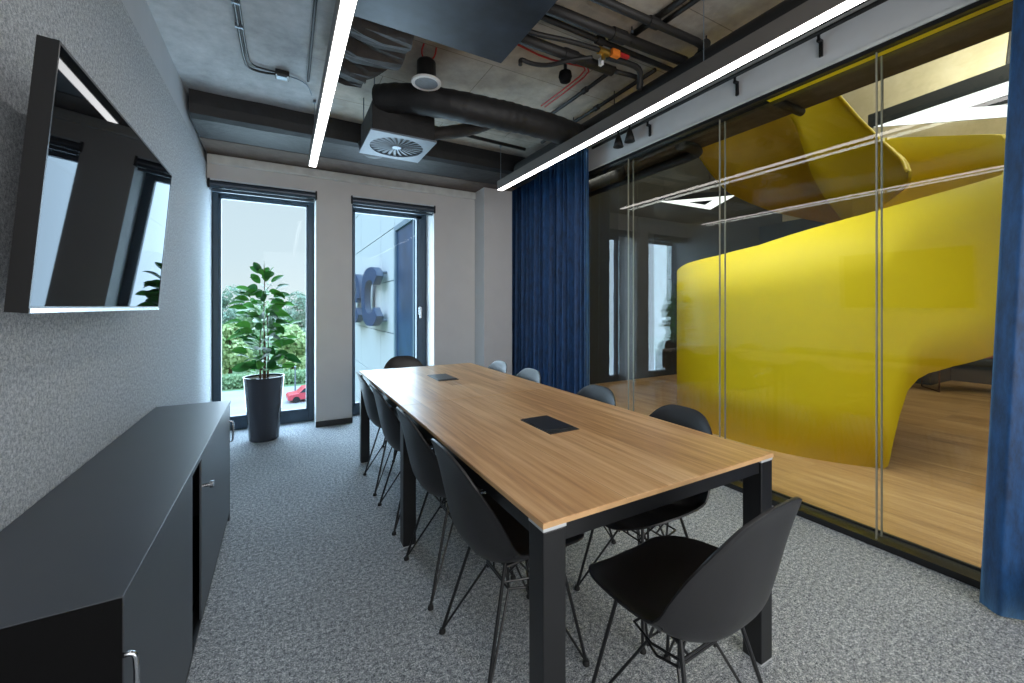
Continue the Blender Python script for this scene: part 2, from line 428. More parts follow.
# corridor shell
struct('ceiling_corridor', MB().box((2.9, -4, ZC), (3.78, 5.3, 3.3)), M['slab'])
struct('ceiling_atrium', MB().box((3.6, -4, 5.6), (10.4, 7.2, 5.8)), M['beige'])
struct('wall_atrium', MB().box((3.6, -4, 3.3), (3.78, 7, 5.6)), M['beige'])
struct('wall_corridor_end', MB().box((2.9, 5.22, 0), (10.2, 5.4, 5.6)), M['charcoal'])
struct('wall_corridor_far', MB().box((10.0, -4, 0), (10.2, 5.22, 3.2)), M['navy'])
struct('wall_atrium_far', MB().box((10.0, -4, 3.2), (10.2, 5.22, 5.6)), M['beige'])
struct('wall_corridor_front', MB().box((2.9, -4.2, 0), (10.2, -4, 5.8)), M['paint'])
struct('trim_3', MB().box((9.1, 2.5, 0), (10.0, 5.22, 3.0)), M['navy'])

# ------------------------------------------------------------------ meeting table
TX0, TX1, TY0, TY1, TZ = .552, 1.538, .834, 3.548, .74
tb = thing('meeting_table', 'long oak topped meeting table on black square legs on the grey carpet', 'table', ((TX0 + TX1) / 2, (TY0 + TY1) / 2, 0), world=True)
ym = (TY0 + TY1) / 2
for a, b in ((TY0, ym - .0015), (ym + .0015, TY1)):
    for c, d in ((TX0, 1.0445), (1.0455, TX1)):
        tp = obj('tabletop', MB().box((c, a, TZ - .014), (d, b, TZ)), M['table'], tb, bevel=.0012)
eb = MB()
for c in ((TX0 - .001, TY0 - .001, TX1 + .001, TY0), (TX0 - .001, TY1, TX1 + .001, TY1 + .001), (TX0 - .001, TY0, TX0, TY1), (TX1, TY0, TX1 + .001, TY1)):
    eb.box((c[0], c[1], TZ - .014), (c[2], c[3], TZ - .002))
obj('edge_band', eb, M['tedge'], tb)
L = .068
for x in (TX0 + .002, TX1 - L - .002):
    for y in (TY0 + .002, ym - L / 2, TY1 - L - .002):
        lg = obj('leg', MB().box((x, y, .006), (x + L, y + L, TZ - .024)), M['black'], tb, bevel=.003)
        obj('corner_cap', MB().box((x - .001, y - .001, TZ - .024), (x + L + .001, y + L + .001, TZ - .0145)), M['caplight'], tb, bevel=.0015)
        obj('foot_plate', MB().box((x + .001, y + .001, 0), (x + L - .001, y + L - .001, .006)), M['caplight'], tb)
rz0, rz1 = TZ - .062, TZ - .0145
for x in (TX0 + .012, TX1 - .042):
    for a, b in ((TY0 + L, ym - L / 2), (ym + L / 2, TY1 - L)):
        obj('side_rail', MB().box((x, a, rz0), (x + .03, b, rz1)), M['black'], tb)
for y in (TY0 + .010, ym - .015, TY1 - .040):
    obj('cross_rail', MB().box((TX0 + L, y, rz0), (TX1 - L, y + .03, rz1)), M['black'], tb)
for y0, y1 in ((1.40, 1.645), (2.775, 3.045)):
    bx = obj('cable_box', MB().box((.962, y0, TZ - .05), (1.112, y1, TZ + .003)), M['plastic'], tb, bevel=.001)
    obj('cable_lid', MB().box((.967, y0 + .035, TZ + .003), (1.107, y1 - .004, TZ + .006)), M['black'], bx, bevel=.001)
    obj('brush_strip', MB().box((.967, y0 + .006, TZ + .003), (1.107, y0 + .028, TZ + .005)), M['rubber'], bx)

# ------------------------------------------------------------------ shell chairs
PROF = [(-1, .240, .400), (-.9, .232, .424), (-.75, .198, .430), (-.5, .115, .422), (-.25, .005, .408), (-.05, -.090, .404), (.08, -.152, .422),
        (.2, -.190, .468), (.35, -.210, .532), (.55, -.228, .617), (.75, -.244, .698), (.9, -.258, .760), (1, -.276, .802)]
WID = [(-1, .208), (-.75, .226), (-.4, .234), (-.05, .236), (.2, .236), (.5, .228), (.8, .210), (1, .194)]
CURL = [(-1, .004), (-.8, .026), (-.5, .052), (-.2, .075), (.08, .095), (.3, .088), (.6, .060), (.9, .022), (1, .004)]
def interp(t, k, tab):
    if t <= tab[0][0]: return tab[0][k]
    n = len(tab)
    for i in range(n - 1):
        if t <= tab[i + 1][0]:
            a, b = tab[i], tab[i + 1]; u = (t - a[0]) / (b[0] - a[0])
            pa = tab[max(i - 1, 0)]; nb = tab[min(i + 2, n - 1)]
            ma = (b[k] - pa[k]) / (b[0] - pa[0]); m2 = (nb[k] - a[k]) / (nb[0] - a[0]); h = b[0] - a[0]
            return (2 * u**3 - 3 * u * u + 1) * a[k] + (u**3 - 2 * u * u + u) * h * ma + (-2 * u**3 + 3 * u * u) * b[k] + (u**3 - u * u) * h * m2
    return tab[-1][k]
def shell_point(u, v):
    y, z = interp(v, 1, PROF), interp(v, 2, PROF)
    e = .01
    dy = interp(min(v + e, 1), 1, PROF) - interp(max(v - e, -1), 1, PROF); dz = interp(min(v + e, 1), 2, PROF) - interp(max(v - e, -1), 2, PROF)
    l = math.hypot(dy, dz) or 1
    ny, nz = dz / l, -dy / l
    c = interp(v, 1, CURL) * abs(u) ** 2.6
    return Vector((u * interp(v, 1, WID), y + ny * c, z + nz * c))
def make_chair(label):
    t = thing('shell_chair', label, 'chair', group='black shell chairs around the meeting table')
    NU, NV, ex = 22, 36, 3.3
    rows = []
    for j in range(NV + 1):
        row = []
        for i in range(NU + 1):
            a, b = -1 + 2 * i / NU, -1 + 2 * j / NV
            a = math.copysign(abs(a) ** .85, a)
            ex = 2.7 if b < -.3 else 3.3 if b > .3 else 3.0 + b
            mxx = max(abs(a), abs(b)); ln = (abs(a) ** ex + abs(b) ** ex) ** (1 / ex)
            k = mxx / ln if ln > 1e-6 else 1
            row.append(shell_point(a * k, b * k))
        rows.append(row)
    sh = obj('seat_shell', MB().grid(rows), M['plastic'], t, smooth=True, solid=.007, off=0)
    m = sh.modifiers.new('rim', 'BEVEL'); m.width = .002; m.segments = 2; m.limit_method = 'ANGLE'; m.angle_limit = .9
    R = .0052
    for sx in (-1, 1):
        for fy, my, gy in ((.20, .125, .05), (-.195, -.085, -.05)):
            foot = (sx * .192, fy, .012)
            lg = MB()
            lg.tube([foot, (sx * .120, my, .412)], R + .0008, 8)
            lg.tube([foot, (sx * .082, gy, .290), (sx * .01, gy * .9, .398)], R - .0008, 8)
            lo = obj('leg', lg, M['black'], t)
            obj('foot_glide', MB().lathe([(.008, .0), (.0125, .002), (.0125, .009), (.009, .018)], (foot[0], foot[1], 0), 12), M['rubber'], lo, smooth=False)
    br = MB()
    for z, hx, hy in ((.290, .085, .055), (.335, .108, .080)):
        pts = [(-hx, -hy, z), (hx, -hy, z), (hx + .02, 0, z), (hx, hy, z), (-hx, hy, z), (-hx - .02, 0, z), (-hx, -hy, z)]
        br.tube(pts, R - .0012, 6)
    for sx in (-1, 1):
        for sy in (-1, 1):
            br.tube([(sx * .082, sy * .052, .272), (sx * .088, sy * .06, .399)], R - .001, 6)
            br.tube([(sx * .03, sy * .052, .290), (sx * .115, sy * .02, .400)], R - .0012, 6)
    obj('wire_brace', br, M['black'], t)
    mt = MB()
    mt.tube([(-.125, .125, .414), (.125, .125, .414)], .006, 8).tube([(-.125, -.085, .398), (.125, -.085, .398)], .006, 8)
    mt.tube([(-.125, .125, .414), (-.125, -.085, .398)], .006, 8).tube([(.125, .125, .414), (.125, -.085, .398)], .006, 8)
    obj('seat_mount', mt, M['black'], t)
    return t

chairs = [
    (1.02, .812, math.radians(2), 'black shell chair at the near end of the table, its back towards the viewer'),
    (.738, 1.335, -PI / 2, 'black shell chair on the window-side row left of the table, nearest to the viewer'),
    (.738, 1.862, -PI / 2, 'black shell chair left of the table, just in front of the middle table leg'),
    (.738, 2.505, -PI / 2, 'black shell chair left of the table, just behind the middle table leg'),
    (.738, 3.045, -PI / 2, 'black shell chair left of the table, beside the far left table leg'),
    (1.352, 1.275, PI / 2, 'black shell chair on the glass side of the table, nearest to the viewer'),
    (1.352, 1.85, PI / 2, 'black shell chair on the glass side, second from the viewer'),
    (1.352, 2.60, PI / 2, 'black shell chair on the glass side, back showing before the blue curtain'),
    (1.352, 3.10, PI / 2, 'black shell chair on the glass side, back showing before the white pilaster'),
    (.985, 3.60, PI, 'black shell chair at the far end of the table, before the window'),
]
chairs[1] = chairs[1][:3] + ('black shell chair tucked under the left side of the table, nearest to the viewer',)
proto = make_chair('')
for i, (x, y, a, lab) in enumerate(chairs):
    o = proto if i == 0 else copy_tree(proto)
    o.location = (x, y, 0); o.rotation_euler = (0, 0, a); o['label'] = lab

# ------------------------------------------------------------------ storage cabinet
CX0, CX1, CY0, CY1, CZ = XL + .004, -.266, 1.055, 2.955, .709
cb = thing('storage_cabinet', 'low dark grey sideboard with sliding doors along the left wall', 'cabinet', ((CX0 + CX1) / 2, (CY0 + CY1) / 2, 0), world=True)
obj('worktop', MB().box((CX0, CY0 + .0005, CZ - .022), (CX1, CY1, CZ)), M['cabinet'], cb, bevel=.0015)
obj('end_panel', MB().box((CX0, CY0 + .001, 0.001), (CX1 - .006, CY0 + .019, CZ - .0225)).box((CX0, CY0 - .002, .001), (CX1 - .001, CY0, CZ - .002)), M['cabblack'], cb)
obj('end_panel', MB().box((CX0, CY1 - .019, 0.001), (CX1 - .003, CY1 - .001, CZ - .0225)), M['cabinet'], cb)
body = MB().box((CX0, CY0 + .02, .05), (CX0 + .012, CY1 - .02, CZ - .023)).box((CX0 + .012, CY0 + .02, .05), (CX1 - .05, CY1 - .02, .07))
body.box((CX0 + .012, 1.86, .07), (CX1 - .055, 1.88, CZ - .023))
body.box((CX0 + .012, CY0 + .02, .37), (CX1 - .06, 1.86, .388))
obj('carcass', body, M['cabblack'], cb)
obj('plinth', MB().box((CX0 + .02, CY0 + .02, .001), (CX1 - .022, CY1 - .02, .049)), M['cabblack'], cb)
obj('door_track', MB().box((CX1 - .04, CY0 + .02, .05), (CX1 - .004, CY1 - .02, .062)), M['black'], cb)
for a, b, hy in ((CY0 + .0195, 1.785, CY0 + .016), (1.965, CY1 - .0195, CY1 - .04)):
    d = obj('sliding_door', MB().box((CX1 - .011, a, .0625), (CX1 - .004, b, CZ - .0235)), M['cabinet'], cb, bevel=.002)
    hx = CX1 - .004; dz = -.006 if a < 1.5 else 0
    obj('door_handle', MB().tube([(hx - .002, hy, .592 + dz), (hx + .014, hy, .592 + dz), (hx + .020, hy, .578 + dz), (hx + .020, hy, .488 + dz), (hx + .014, hy, .474 + dz), (hx - .002, hy, .474 + dz)], .0052, 8, smooth=1), M['chrome'], d, smooth=True)
    if a > 1.5:
        obj('door_knob', MB().tube([(hx - .002, 1.99, .568), (hx + .026, 1.99, .568)], .007, 10).tube([(hx + .024, 1.99, .568), (hx + .036, 1.99, .568)], .0135, 12), M['chrome'], d)

# ------------------------------------------------------------------ television
tv = thing('television', 'large black flat screen television tilted forward on the left wall', 'television', (-.53, 1.9, 1.25), world=True)
TB, TT = Vector((-.5, 0, 1.25)), Vector((-.449, 0, 1.882))
up = (TT - TB).normalized(); nrm = Vector((up.z, 0, -up.x))
def tvbox(y0, y1, h0, h1, d0, d1):
    p = []
    mb = MB()
    for d in (d0, d1):
        for y in (y0, y1):
            for h in (h0, h1): p.append(TB + up * h + nrm * d + Vector((0, y, 0)))
    vs = [mb.bm.verts.new(q) for q in p]
    for f in ((0, 1, 3, 2), (4, 6, 7, 5), (0, 4, 5, 1), (2, 3, 7, 6), (0, 2, 6, 4), (1, 5, 7, 3)): mb.bm.faces.new([vs[i] for i in f])
    return mb
HT = (TT - TB).length
y0, y1 = 1.344, 2.465
obj('screen', tvbox(y0 + .006, y1 - .006, .016, HT - .006, -.006, -.0015), M['screen'], tv)
fr = tvbox(y0, y1, 0, .016, -.012, 0)
for q in ((y0, y1, HT - .006, HT), (y0, y0 + .006, .016, HT - .006), (y1 - .006, y1, .016, HT - .006)):
    t2 = tvbox(*q, -.012, 0); me = bpy.data.meshes.new('t'); t2.bm.to_mesh(me); fr.bm.from_mesh(me); t2.bm.free()
obj('bezel', fr, M['tvblack'], tv)
obj('bottom_trim', tvbox(y0 + .001, y1 - .001, .001, .012, .0005, .0025), M['chrome'], tv)
obj('back_housing', tvbox(y0 + .0005, y1 - .0005, .0005, HT - .0005, -.038, -.0121), M['tvblack'], tv)
obj('rear_box', tvbox(y0 + .20, y1 - .20, .04, .33, -.065, -.034), M['tvblack'], tv, bevel=.01)
wbk = MB().box((XL + .002, 1.72, 1.36), (XL + .018, 2.08, 1.80))
for y in (1.76, 2.02): wbk.box((XL + .018, y, 1.42), (-.56, y + .025, 1.45)).box((XL + .018, y, 1.70), (-.515, y + .025, 1.73))
obj('wall_bracket', wbk, M['black'], tv)

# ------------------------------------------------------------------ potted rubber plant
PX, PY = -.148, 4.60
pp = thing('potted_rubber_plant', 'tall leafy rubber plant in a glossy anthracite pot before the left window', 'plant', (PX, PY, 0))
prof = [(.0, 0), (.118, 0), (.124, .006), (.168, .592), (.172, .6), (.162, .6), (.156, .57), (.0, .57)]
obj('planter', MB().lathe(prof, n=48), M['pot'], pp, smooth=True, bevel=0).modifiers.new('e', 'EDGE_SPLIT').split_angle = .6
obj('soil', MB().lathe([(.0, .571), (.155, .571), (.14, .582), (.0, .588)], n=24), M['soil'], pp)
stem = MB().tube([(.0, 0, .57), (.008, .0, .85), (-.006, .01, 1.15), (.004, 0, 1.45), (.0, 0, 1.63)], [.014, .013, .011, .008, .004], 8, smooth=1)
stem.tube([(.03, .02, .57), (.035, .02, .9), (.02, .01, 1.25)], [.01, .008, .005], 8, smooth=1).tube([(-.03, -.02, .57), (-.035, -.02, .85), (-.03, 0, 1.05)], [.01, .008, .004], 8, smooth=1)
obj('stem', stem, M['bark'], pp, smooth=True)
lf = MB()
def leaf(mb, base, d, ln, wd, droop, roll=0):
    d = d.normalized(); side = d.cross(Vector((0, 0, 1)))
    if side.length < .05: side = Vector((1, 0, 0))
    side.normalize(); upv = side.cross(d).normalized()
    side, upv = side * math.cos(roll) + upv * math.sin(roll), upv * math.cos(roll) - side * math.sin(roll)
    rows = []
    n = 8
    for i in range(n + 1):
        s = i / n
        c = base + d * (ln * s) - Vector((0, 0, 1)) * droop * s * s * ln
        w = wd * (math.sin(PI * min(1, s * .97 + .015)) ** .62) * (1 - .12 * s)
        rows.append([c - side * w + upv * w * .28, c - side * w * .5 + upv * w * .08, c, c + side * w * .5 + upv * w * .08, c + side * w + upv * w * .28])
    mb.grid(rows)
rl = random.Random(21)
N = 165
for i in range(N):
    s = i / (N - 1); z = .64 + s * .93
    az = i * 2.399 + rl.uniform(-.5, .5)
    reach = (1 - max(0, (s - .45) / .55) ** 1.6 * .55) * (.78 + .22 * min(1, s / .12))
    ln = rl.uniform(.115, .17) * (.72 + .28 * reach); el = rl.uniform(-.15, .75) if s < .9 else rl.uniform(.6, 1.3)
    d = Vector((math.cos(az) * math.cos(el), math.sin(az) * math.cos(el) , math.sin(el)))
    pet = rl.uniform(.03, .19) * reach
    st = Vector((rl.uniform(-.02, .02), rl.uniform(-.02, .02), z - .03))
    b = st + d * pet
    if b.y + PY + d.y * ln > 5.03: d.y *= .3
    leaf(lf, b, d, ln, ln * rl.uniform(.27, .34), rl.uniform(.05, .45), rl.uniform(-1.2, 1.2))
lfo = obj('foliage', lf, M['leaf'], pp, smooth=True)
pt = MB()
obj('leaf_bud', MB().tube([(0, 0, 1.62), (0, 0, 1.70)], [.004, .001], 6), M['leaf'], pp)

# ------------------------------------------------------------------ curtains
def curtain(label, x, ya, yb, zt, zb, waves, amp, phase=0, lean=0, nseg=None):
    t = thing('curtain', label, 'curtain', (x, (ya + yb) / 2, zb), world=True)
    n = waves * 14
    rows = []
    rr = random.Random(waves * 7 + 1)
    off = [rr.uniform(-.35, .35) for _ in range(waves + 2)]
    for j in range(13):
        v = j / 12; z = zt + (zb - zt) * v
        row = []
        for i in range(n + 1):
            u = i / n
            k = u * waves; o_ = off[int(k)] * (1 - (k % 1)) + off[int(k) + 1] * (k % 1)
            a = 2 * PI * (k + o_) + phase
            y = ya + (yb - ya) * u + .012 * math.sin(a * 2) + lean * v * (u)
            row.append((x + amp * (.75 + .25 * v) * math.sin(a) + .01 * math.sin(a * .37 + v * 2), y, z))
        rows.append(row)
    obj('drape', MB().grid(rows), M['velvet'], t, smooth=True, solid=.004)
    hb = [[(p[0], p[1], zt + .035) for p in rows[0]], [(p[0], p[1], zt + .001) for p in rows[0]]]
    obj('heading_tape', MB().grid(hb), M['velvet'], t, smooth=True, solid=.006)
    return t
curtain('dark blue velvet curtain drawn back against the white pilaster by the window wall', 2.635, 3.19, 4.70, 2.80, .012, 16, .045)
curtain('dark blue velvet curtain hanging at the near end of the glass partition', 2.60, -.9, .462, 2.80, .012, 9, .055, phase=1.2, lean=.10)
rail = obj('curtain_rail', MB().box((2.60, YB + .01, 2.84), (2.64, 4.70, 2.862)), M['black'])
tag(rail, 'slim black curtain rail under the ceiling in front of the glass partition', 'rail')

# ------------------------------------------------------------------ linear lights
def led(x, y0, y1, label, cables):
    t = thing('linear_light', label, 'lamp', (x, (y0 + y1) / 2, 2.445), world=True, group='suspended linear lights')
    h = MB().box((x - .031, y0, 2.449), (x + .031, y1, 2.535))
    obj('housing', h, M['alu'], t, bevel=.002)
    obj('diffuser', MB().box((x - .026, y0 + .004, 2.444), (x + .026, y1 - .004, 2.4489)), M['led'], t)
    for y in cables:
        c = obj('suspension_cable', MB().tube([(x, y, 2.535), (x, y, ZC - .003)], .0022, 6), M['galv'], t)
        obj('ceiling_cup', MB().lathe([(.012, -.02), (.012, -.002)], (x, y, ZC), 12), M['galv'], c)
led(.226, -.9, 3.86, 'slim linear pendant light above the left side of the table', (3.62, 1.6, -.2))
led(1.935, -.9, 3.72, 'slim linear pendant light beneath the black duct along the glass side', (3.70, 1.4, -.3))

# ------------------------------------------------------------------ ceiling services
# beam-like insulated duct across the window end
d = MB()
def rr_section(y0, y1, z0, z1): return [(y0 + .03, z0), (y1, z0), (y1, z1), (y0, z1), (y0, z0 + .03)]
rows = []
for i in range(41):
    x = XL + .003 + (2.50 - XL) * i / 40
    j = mnoise.noise(Vector((x * 4, 0, 0))) * .012
    sec = [(3.95, 2.708 + j * .5), (4.15, 2.703), (4.345, 2.703), (4.345, 2.8995), (4.1, 2.8995), (3.88 + j, 2.8995), (3.885 + j, 2.80), (3.90 + j, 2.73)]
    rows.append([(x, a, b) for a, b in sec] + [(x, sec[0][0], sec[0][1])])
o = obj('insulated_duct', d.grid(rows), M['insul'], smooth=False)
tag(o, 'wide black insulated duct running across the ceiling in front of the window wall', 'duct')

o = obj('round_duct', MB().tube([(2.22, -1.5, 2.705), (2.22, 3.78, 2.705)], .09, 28), M['pipe'], smooth=True)
tag(o, 'long black round duct above the linear light on the glass side', 'duct')

# fan coil unit
fu = thing('fan_coil_unit', 'large dark blue steel ceiling unit with a flat underside above the table', 'ventilation unit', (.7, 1.3, 2.64), world=True)
obj('casing', MB().box((.285, .75, 2.655), (1.075, 2.06, 2.868)), M['black'], fu, bevel=.004)
obj('bottom_panel', MB().box((.28, .745, 2.64), (1.083, 2.068, 2.656)), M['unit'], fu, bevel=.003)
for x in (.30, 1.05):
    for y in (.85, 1.95): obj('hanger', MB().box((x, y, 2.868), (x + .02, y + .02, ZC - .002)), M['black'], fu)
# foil wrapped plenum at its far side
rows = []
for i in range(25):
    s = i / 24; y = 2.085 + s * .80
    x0 = .262; x1 = .59 + .03 * math.sin(s * 5) - (max(0, s - .6) * .55)
    b = 2.69 - .05 * abs(math.sin(s * PI * 3.2)) + .05 * s
    t_ = 2.86
    ring = [(x0, y, b + .02), (x0 + .1, y, b + .012 * math.sin(i * 1.7)), (x0 + .2, y, b + .01 * math.cos(i * 2.1)), (x1, y, b + .012), (x1 + .02, y, (b + t_) / 2), (x1, y, t_), (x0, y, t_), (x0, y, b + .02)]
    rows.append(ring)
mb = MB().grid(rows)
o = obj('foil_wrapped_plenum', mb, M['foil'])
tag(o, 'crumpled foil wrapped plenum box hanging behind the ceiling unit', 'duct')

# swirl diffuser
DX0, DX1, DY0, DY1, DZ = .53, 1.0, 2.93, 3.42, 2.475
df = thing('swirl_diffuser', 'square galvanised swirl air diffuser below a black plenum box', 'air diffuser', ((DX0 + DX1) / 2, (DY0 + DY1) / 2, DZ), world=True)
obj('plenum_box', MB().box((DX0 + .012, DY0 + .012, DZ + .016), (DX1 - .012, DY1 - .012, DZ + .21)), M['insul'], df, bevel=.004)
cxd, cyd = (DX0 + DX1) / 2, (DY0 + DY1) / 2
face = MB()
n = 48; ro = .196
outer = []
for k in range(n):
    a = 2 * PI * k / n; c, s_ = math.cos(a), math.sin(a); f = 1 / max(abs(c), abs(s_))
    outer.append((cxd + c * f * (DX1 - DX0) / 2, cyd + s_ * f * (DY1 - DY0) / 2))
rows = [[(p[0], p[1], DZ) for p in outer + outer[:1]], [(cxd + ro * math.cos(2 * PI * k / n), cyd + ro * math.sin(2 * PI * k / n), DZ) for k in range(n + 1)]]
face.grid(rows)
obj('face_plate', face, M['grille'], df, solid=.012, off=1)
for k in range(24):
    a = 2 * PI * k / 24; v = MB()
    pr = []
    for r, w_ in ((.035, .0035), (.11, .008), (.195, .0115)):
        c, s_ = math.cos(a - r * .8), math.sin(a - r * .8)
        pr.append([Vector((cxd + c * r - s_ * w_ * q, cyd + s_ * r + c * w_ * q, DZ + .006 + .004 * (q * .5 + .5))) for q in (-1, 1)])
    v.grid(pr)
    obj('vane', v, M['grille'], df, solid=.0018)
obj('hub', MB().lathe([(.0, -.002), (.034, 0), (.038, .01), (.0, .012)], (cxd, cyd, DZ), 24), M['galv'], df, smooth=False)
obj('duct_collar', MB().lathe([(.0, 2.50), (.07, 2.51), (.11, 2.545), (.12, 2.60), (.0, 2.61)], (.66, 3.53, 0), 24), M['insul'], df, smooth=True)
for x, y in ((DX0 + .03, DY0 + .03), (DX1 - .03, DY0 + .03), (DX0 + .03, DY1 - .03), (DX1 - .03, DY1 - .03)):
    obj('hanger', MB().tube([(x, y, DZ + .21), (x, y, ZC - .001)], .004, 6), M['galv'], df)

# flexible duct from the diffuser to the round duct
def flex(pts, r, label, mat='insul', n=20):
    P = [Vector(p) for p in pts]
    for _ in range(3):
        q = [P[0]]
        for a, b in zip(P, P[1:]): q += [a.lerp(b, .25), a.lerp(b, .75)]
        P = q + [P[-1]]
    dense = []
    for a, b in zip(P, P[1:]):
        m_ = max(1, int((b - a).length / .02))
        for i in range(m_): dense.append(a.lerp(b, i / m_))
    dense.append(P[-1])
    rs = [r * (1 + .025 * math.sin(i * 2.1) + .05 * mnoise.noise(Vector((i * .13, 3, 0)))) for i in range(len(dense))]
    o = obj('flexible_duct', MB().tube(dense, rs, n), M[mat], smooth=True)
    return tag(o, label, 'duct')
flex([(.60, 2.99, 2.72), (.72, 2.88, 2.72), (.95, 2.70, 2.66), (1.2, 2.62, 2.63), (1.55, 2.60, 2.635), (1.85, 2.62, 2.64), (2.12, 2.70, 2.66)], .098, 'thick black flexible duct crossing from the diffuser to the round duct')
flex([(.98, 3.12, 2.60), (1.05, 3.12, 2.62), (1.3, 3.0, 2.66), (1.42, 2.86, 2.70)], .05, 'short crinkled foil hose beside the swirl diffuser', 'foil', 14)

# ceiling loudspeaker hanging on red cables
sp = thing('ceiling_loudspeaker', 'round black loudspeaker with a pale ring hanging on red cables', 'loudspeaker', (.81, 2.58, 2.70), world=True)
obj('can', MB().lathe([(.0, .14), (.055, .14), (.06, .13), (.062, .02), (.07, .005), (.0, .006)], (.81, 2.58, 2.70), 28), M['black'], sp)
obj('rim', MB().lathe([(.078, -.004), (.093, -.004), (.095, .003), (.093, .009), (.070, .009)], (.81, 2.58, 2.70), 32), M['white'], sp)
obj('mesh_cover', MB().lathe([(.0, -.007), (.06, -.006), (.079, -.003), (.0, -.001)], (.81, 2.58, 2.70), 28), M['greycone'], sp)
for s_ in (-1, 1):
    obj('red_cable', MB().tube([(.81 + s_ * .025, 2.56, 2.84), (.81 + s_ * .045, 2.54, 2.868), (.81 + s_ * .04, 2.50, ZC - .002)], .005, 8, smooth=1), M['red'], sp)

# pipes and cables: (name, label, category, points, radius, material)
def pipe(name, label, cat, pts, r, mat='pipe', sm=0, fittings=(), fit_r=1.5, group=None):
    t = thing(name, label, cat, pts[0], world=True, group=group)
    obj('tube', MB().tube(pts, r, 12, smooth=sm), M[mat], t, smooth=True)
    for i in fittings:
        p = Vector(pts[i]); q = Vector(pts[i + 1] if i + 1 < len(pts) else pts[i - 1]); u = (q - p).normalized() * r * 1.6
        obj('coupling', MB().tube([p - u, p + u], r * fit_r, 12), M[mat], t)
    return t
pipe('pipe', 'thickest black pipe running from the ceiling unit across to the round duct', 'pipe', [(1.09, 1.80, 2.832), (1.70, 1.785, 2.832), (2.25, 1.765, 2.832)], .030, fittings=(1,), fit_r=1.25)
pipe('pipe', 'black pipe running close beside the thickest ceiling pipe', 'pipe', [(1.09, 1.882, 2.845), (1.65, 1.885, 2.845), (2.31, 1.885, 2.845)], .016, fittings=(1,))
pipe('pipe', 'thin black conduit squeezed between two ceiling pipes', 'pipe', [(1.09, 1.842, 2.868), (2.15, 1.838, 2.868)], .010)
pipe('pipe', 'black pipe nearest the viewer, turning at an elbow by the round duct', 'pipe', [(1.2, 1.63, 2.84), (1.8, 1.615, 2.84), (2.15, 1.605, 2.84), (2.235, 1.615, 2.84), (2.27, 1.66, 2.84), (2.285, 1.70, 2.84)], .022, sm=0, fittings=(1, 3), fit_r=1.3)
pipe('pipe', 'black pipe crossing over the other pipes towards the camera', 'pipe', [(1.845, .9, 2.875), (1.835, 1.4, 2.875), (1.815, 1.8, 2.875)], .018)
pipe('pipe', 'second black pipe crossing beside the first one towards the camera', 'pipe', [(1.905, .9, 2.872), (1.895, 1.45, 2.872), (1.885, 1.62, 2.872)], .014)
pipe('pipe', 'wide black pipe passing behind the brass valve', 'pipe', [(1.09, 2.02, 2.79), (1.53, 2.017, 2.79), (1.87, 2.016, 2.79)], .030, fittings=(1,), fit_r=1.2)
pipe('pipe', 'black twin pipe bending down into the round duct', 'pipe', [(1.75, 1.93, 2.80), (1.95, 1.91, 2.80), (2.02, 1.92, 2.79), (2.05, 1.95, 2.75), (2.06, 1.97, 2.70)], .018, sm=1)
pipe('pipe', 'black pipe bending down behind its twin by the round duct', 'pipe', [(1.9, 2.02, 2.80), (2.06, 2.0, 2.80), (2.12, 2.0, 2.79), (2.13, 2.03, 2.74)], .015, sm=1)
pipe('pipe', 'short black pipe running back from the wide pipe towards the flexible duct', 'pipe', [(1.935, 2.06, 2.85), (1.94, 2.38, 2.85), (1.937, 2.85, 2.85)], .014, fittings=(1,))
pipe('pipe', 'thin black sprinkler line behind the round duct with upright hangers', 'pipe', [(2.19, 1.95, 2.855), (2.20, 2.55, 2.855), (2.20, 3.35, 2.855)], .014, fittings=(1,))
pipe('hose', 'black ribbed hose curving from the ceiling unit to the brass valve', 'hose', [(1.09, 1.965, 2.80), (1.25, 1.962, 2.80), (1.39, 1.93, 2.80), (1.52, 1.91, 2.80), (1.66, 1.90, 2.80)], .014, sm=2)
pipe('hose', 'black hose ending in a small nozzle beside the ceiling unit', 'hose', [(1.27, 2.17, 2.74), (1.275, 2.18, 2.785), (1.34, 2.16, 2.76), (1.42, 2.09, 2.735), (1.50, 1.98, 2.735), (1.62, 1.92, 2.755)], .013, sm=2)
pipe('cable', 'red cable running from the ceiling unit past the black round box', 'cable', [(1.09, 2.12, 2.84), (1.26, 2.145, 2.835), (1.45, 2.165, 2.83), (1.62, 2.14, 2.83), (1.72, 2.12, 2.83)], .006, 'red', sm=1)
pipe('cable', 'red cable pair member nearer the ceiling unit, running to the flexible duct', 'cable', [(1.74, 2.15, 2.86), (1.80, 2.20, 2.86), (1.805, 2.46, 2.86), (1.80, 2.75, 2.86)], .005, 'red', sm=1)
pipe('cable', 'red cable pair member nearer the glass, running to the flexible duct', 'cable', [(1.76, 2.14, 2.86), (1.835, 2.20, 2.86), (1.84, 2.46, 2.86), (1.835, 2.75, 2.86)], .005, 'red', sm=1)
pipe('conduit', 'black pipe carried on brackets along the bulkhead above the glass', 'pipe', [(2.706, -1.5, 2.845), (2.706, 3.2, 2.845)], .013)
for i, (y, lab) in enumerate(((2.49, 'black angle bracket on the bulkhead nearest the blue curtain'), (1.72, 'black angle bracket in the middle of the bulkhead'), (1.215, 'black angle bracket on the bulkhead nearest the viewer'))):
    b = obj('angle_bracket', MB().box((2.70, y - .009, 2.795), (2.739, y + .009, 2.81)).box((2.727, y - .009, 2.715), (2.739, y + .009, 2.795)).box((2.70, y - .006, 2.81), (2.712, y + .006, 2.834)), M['black'])
    tag(b, lab, 'bracket', 'brackets along the bulkhead')
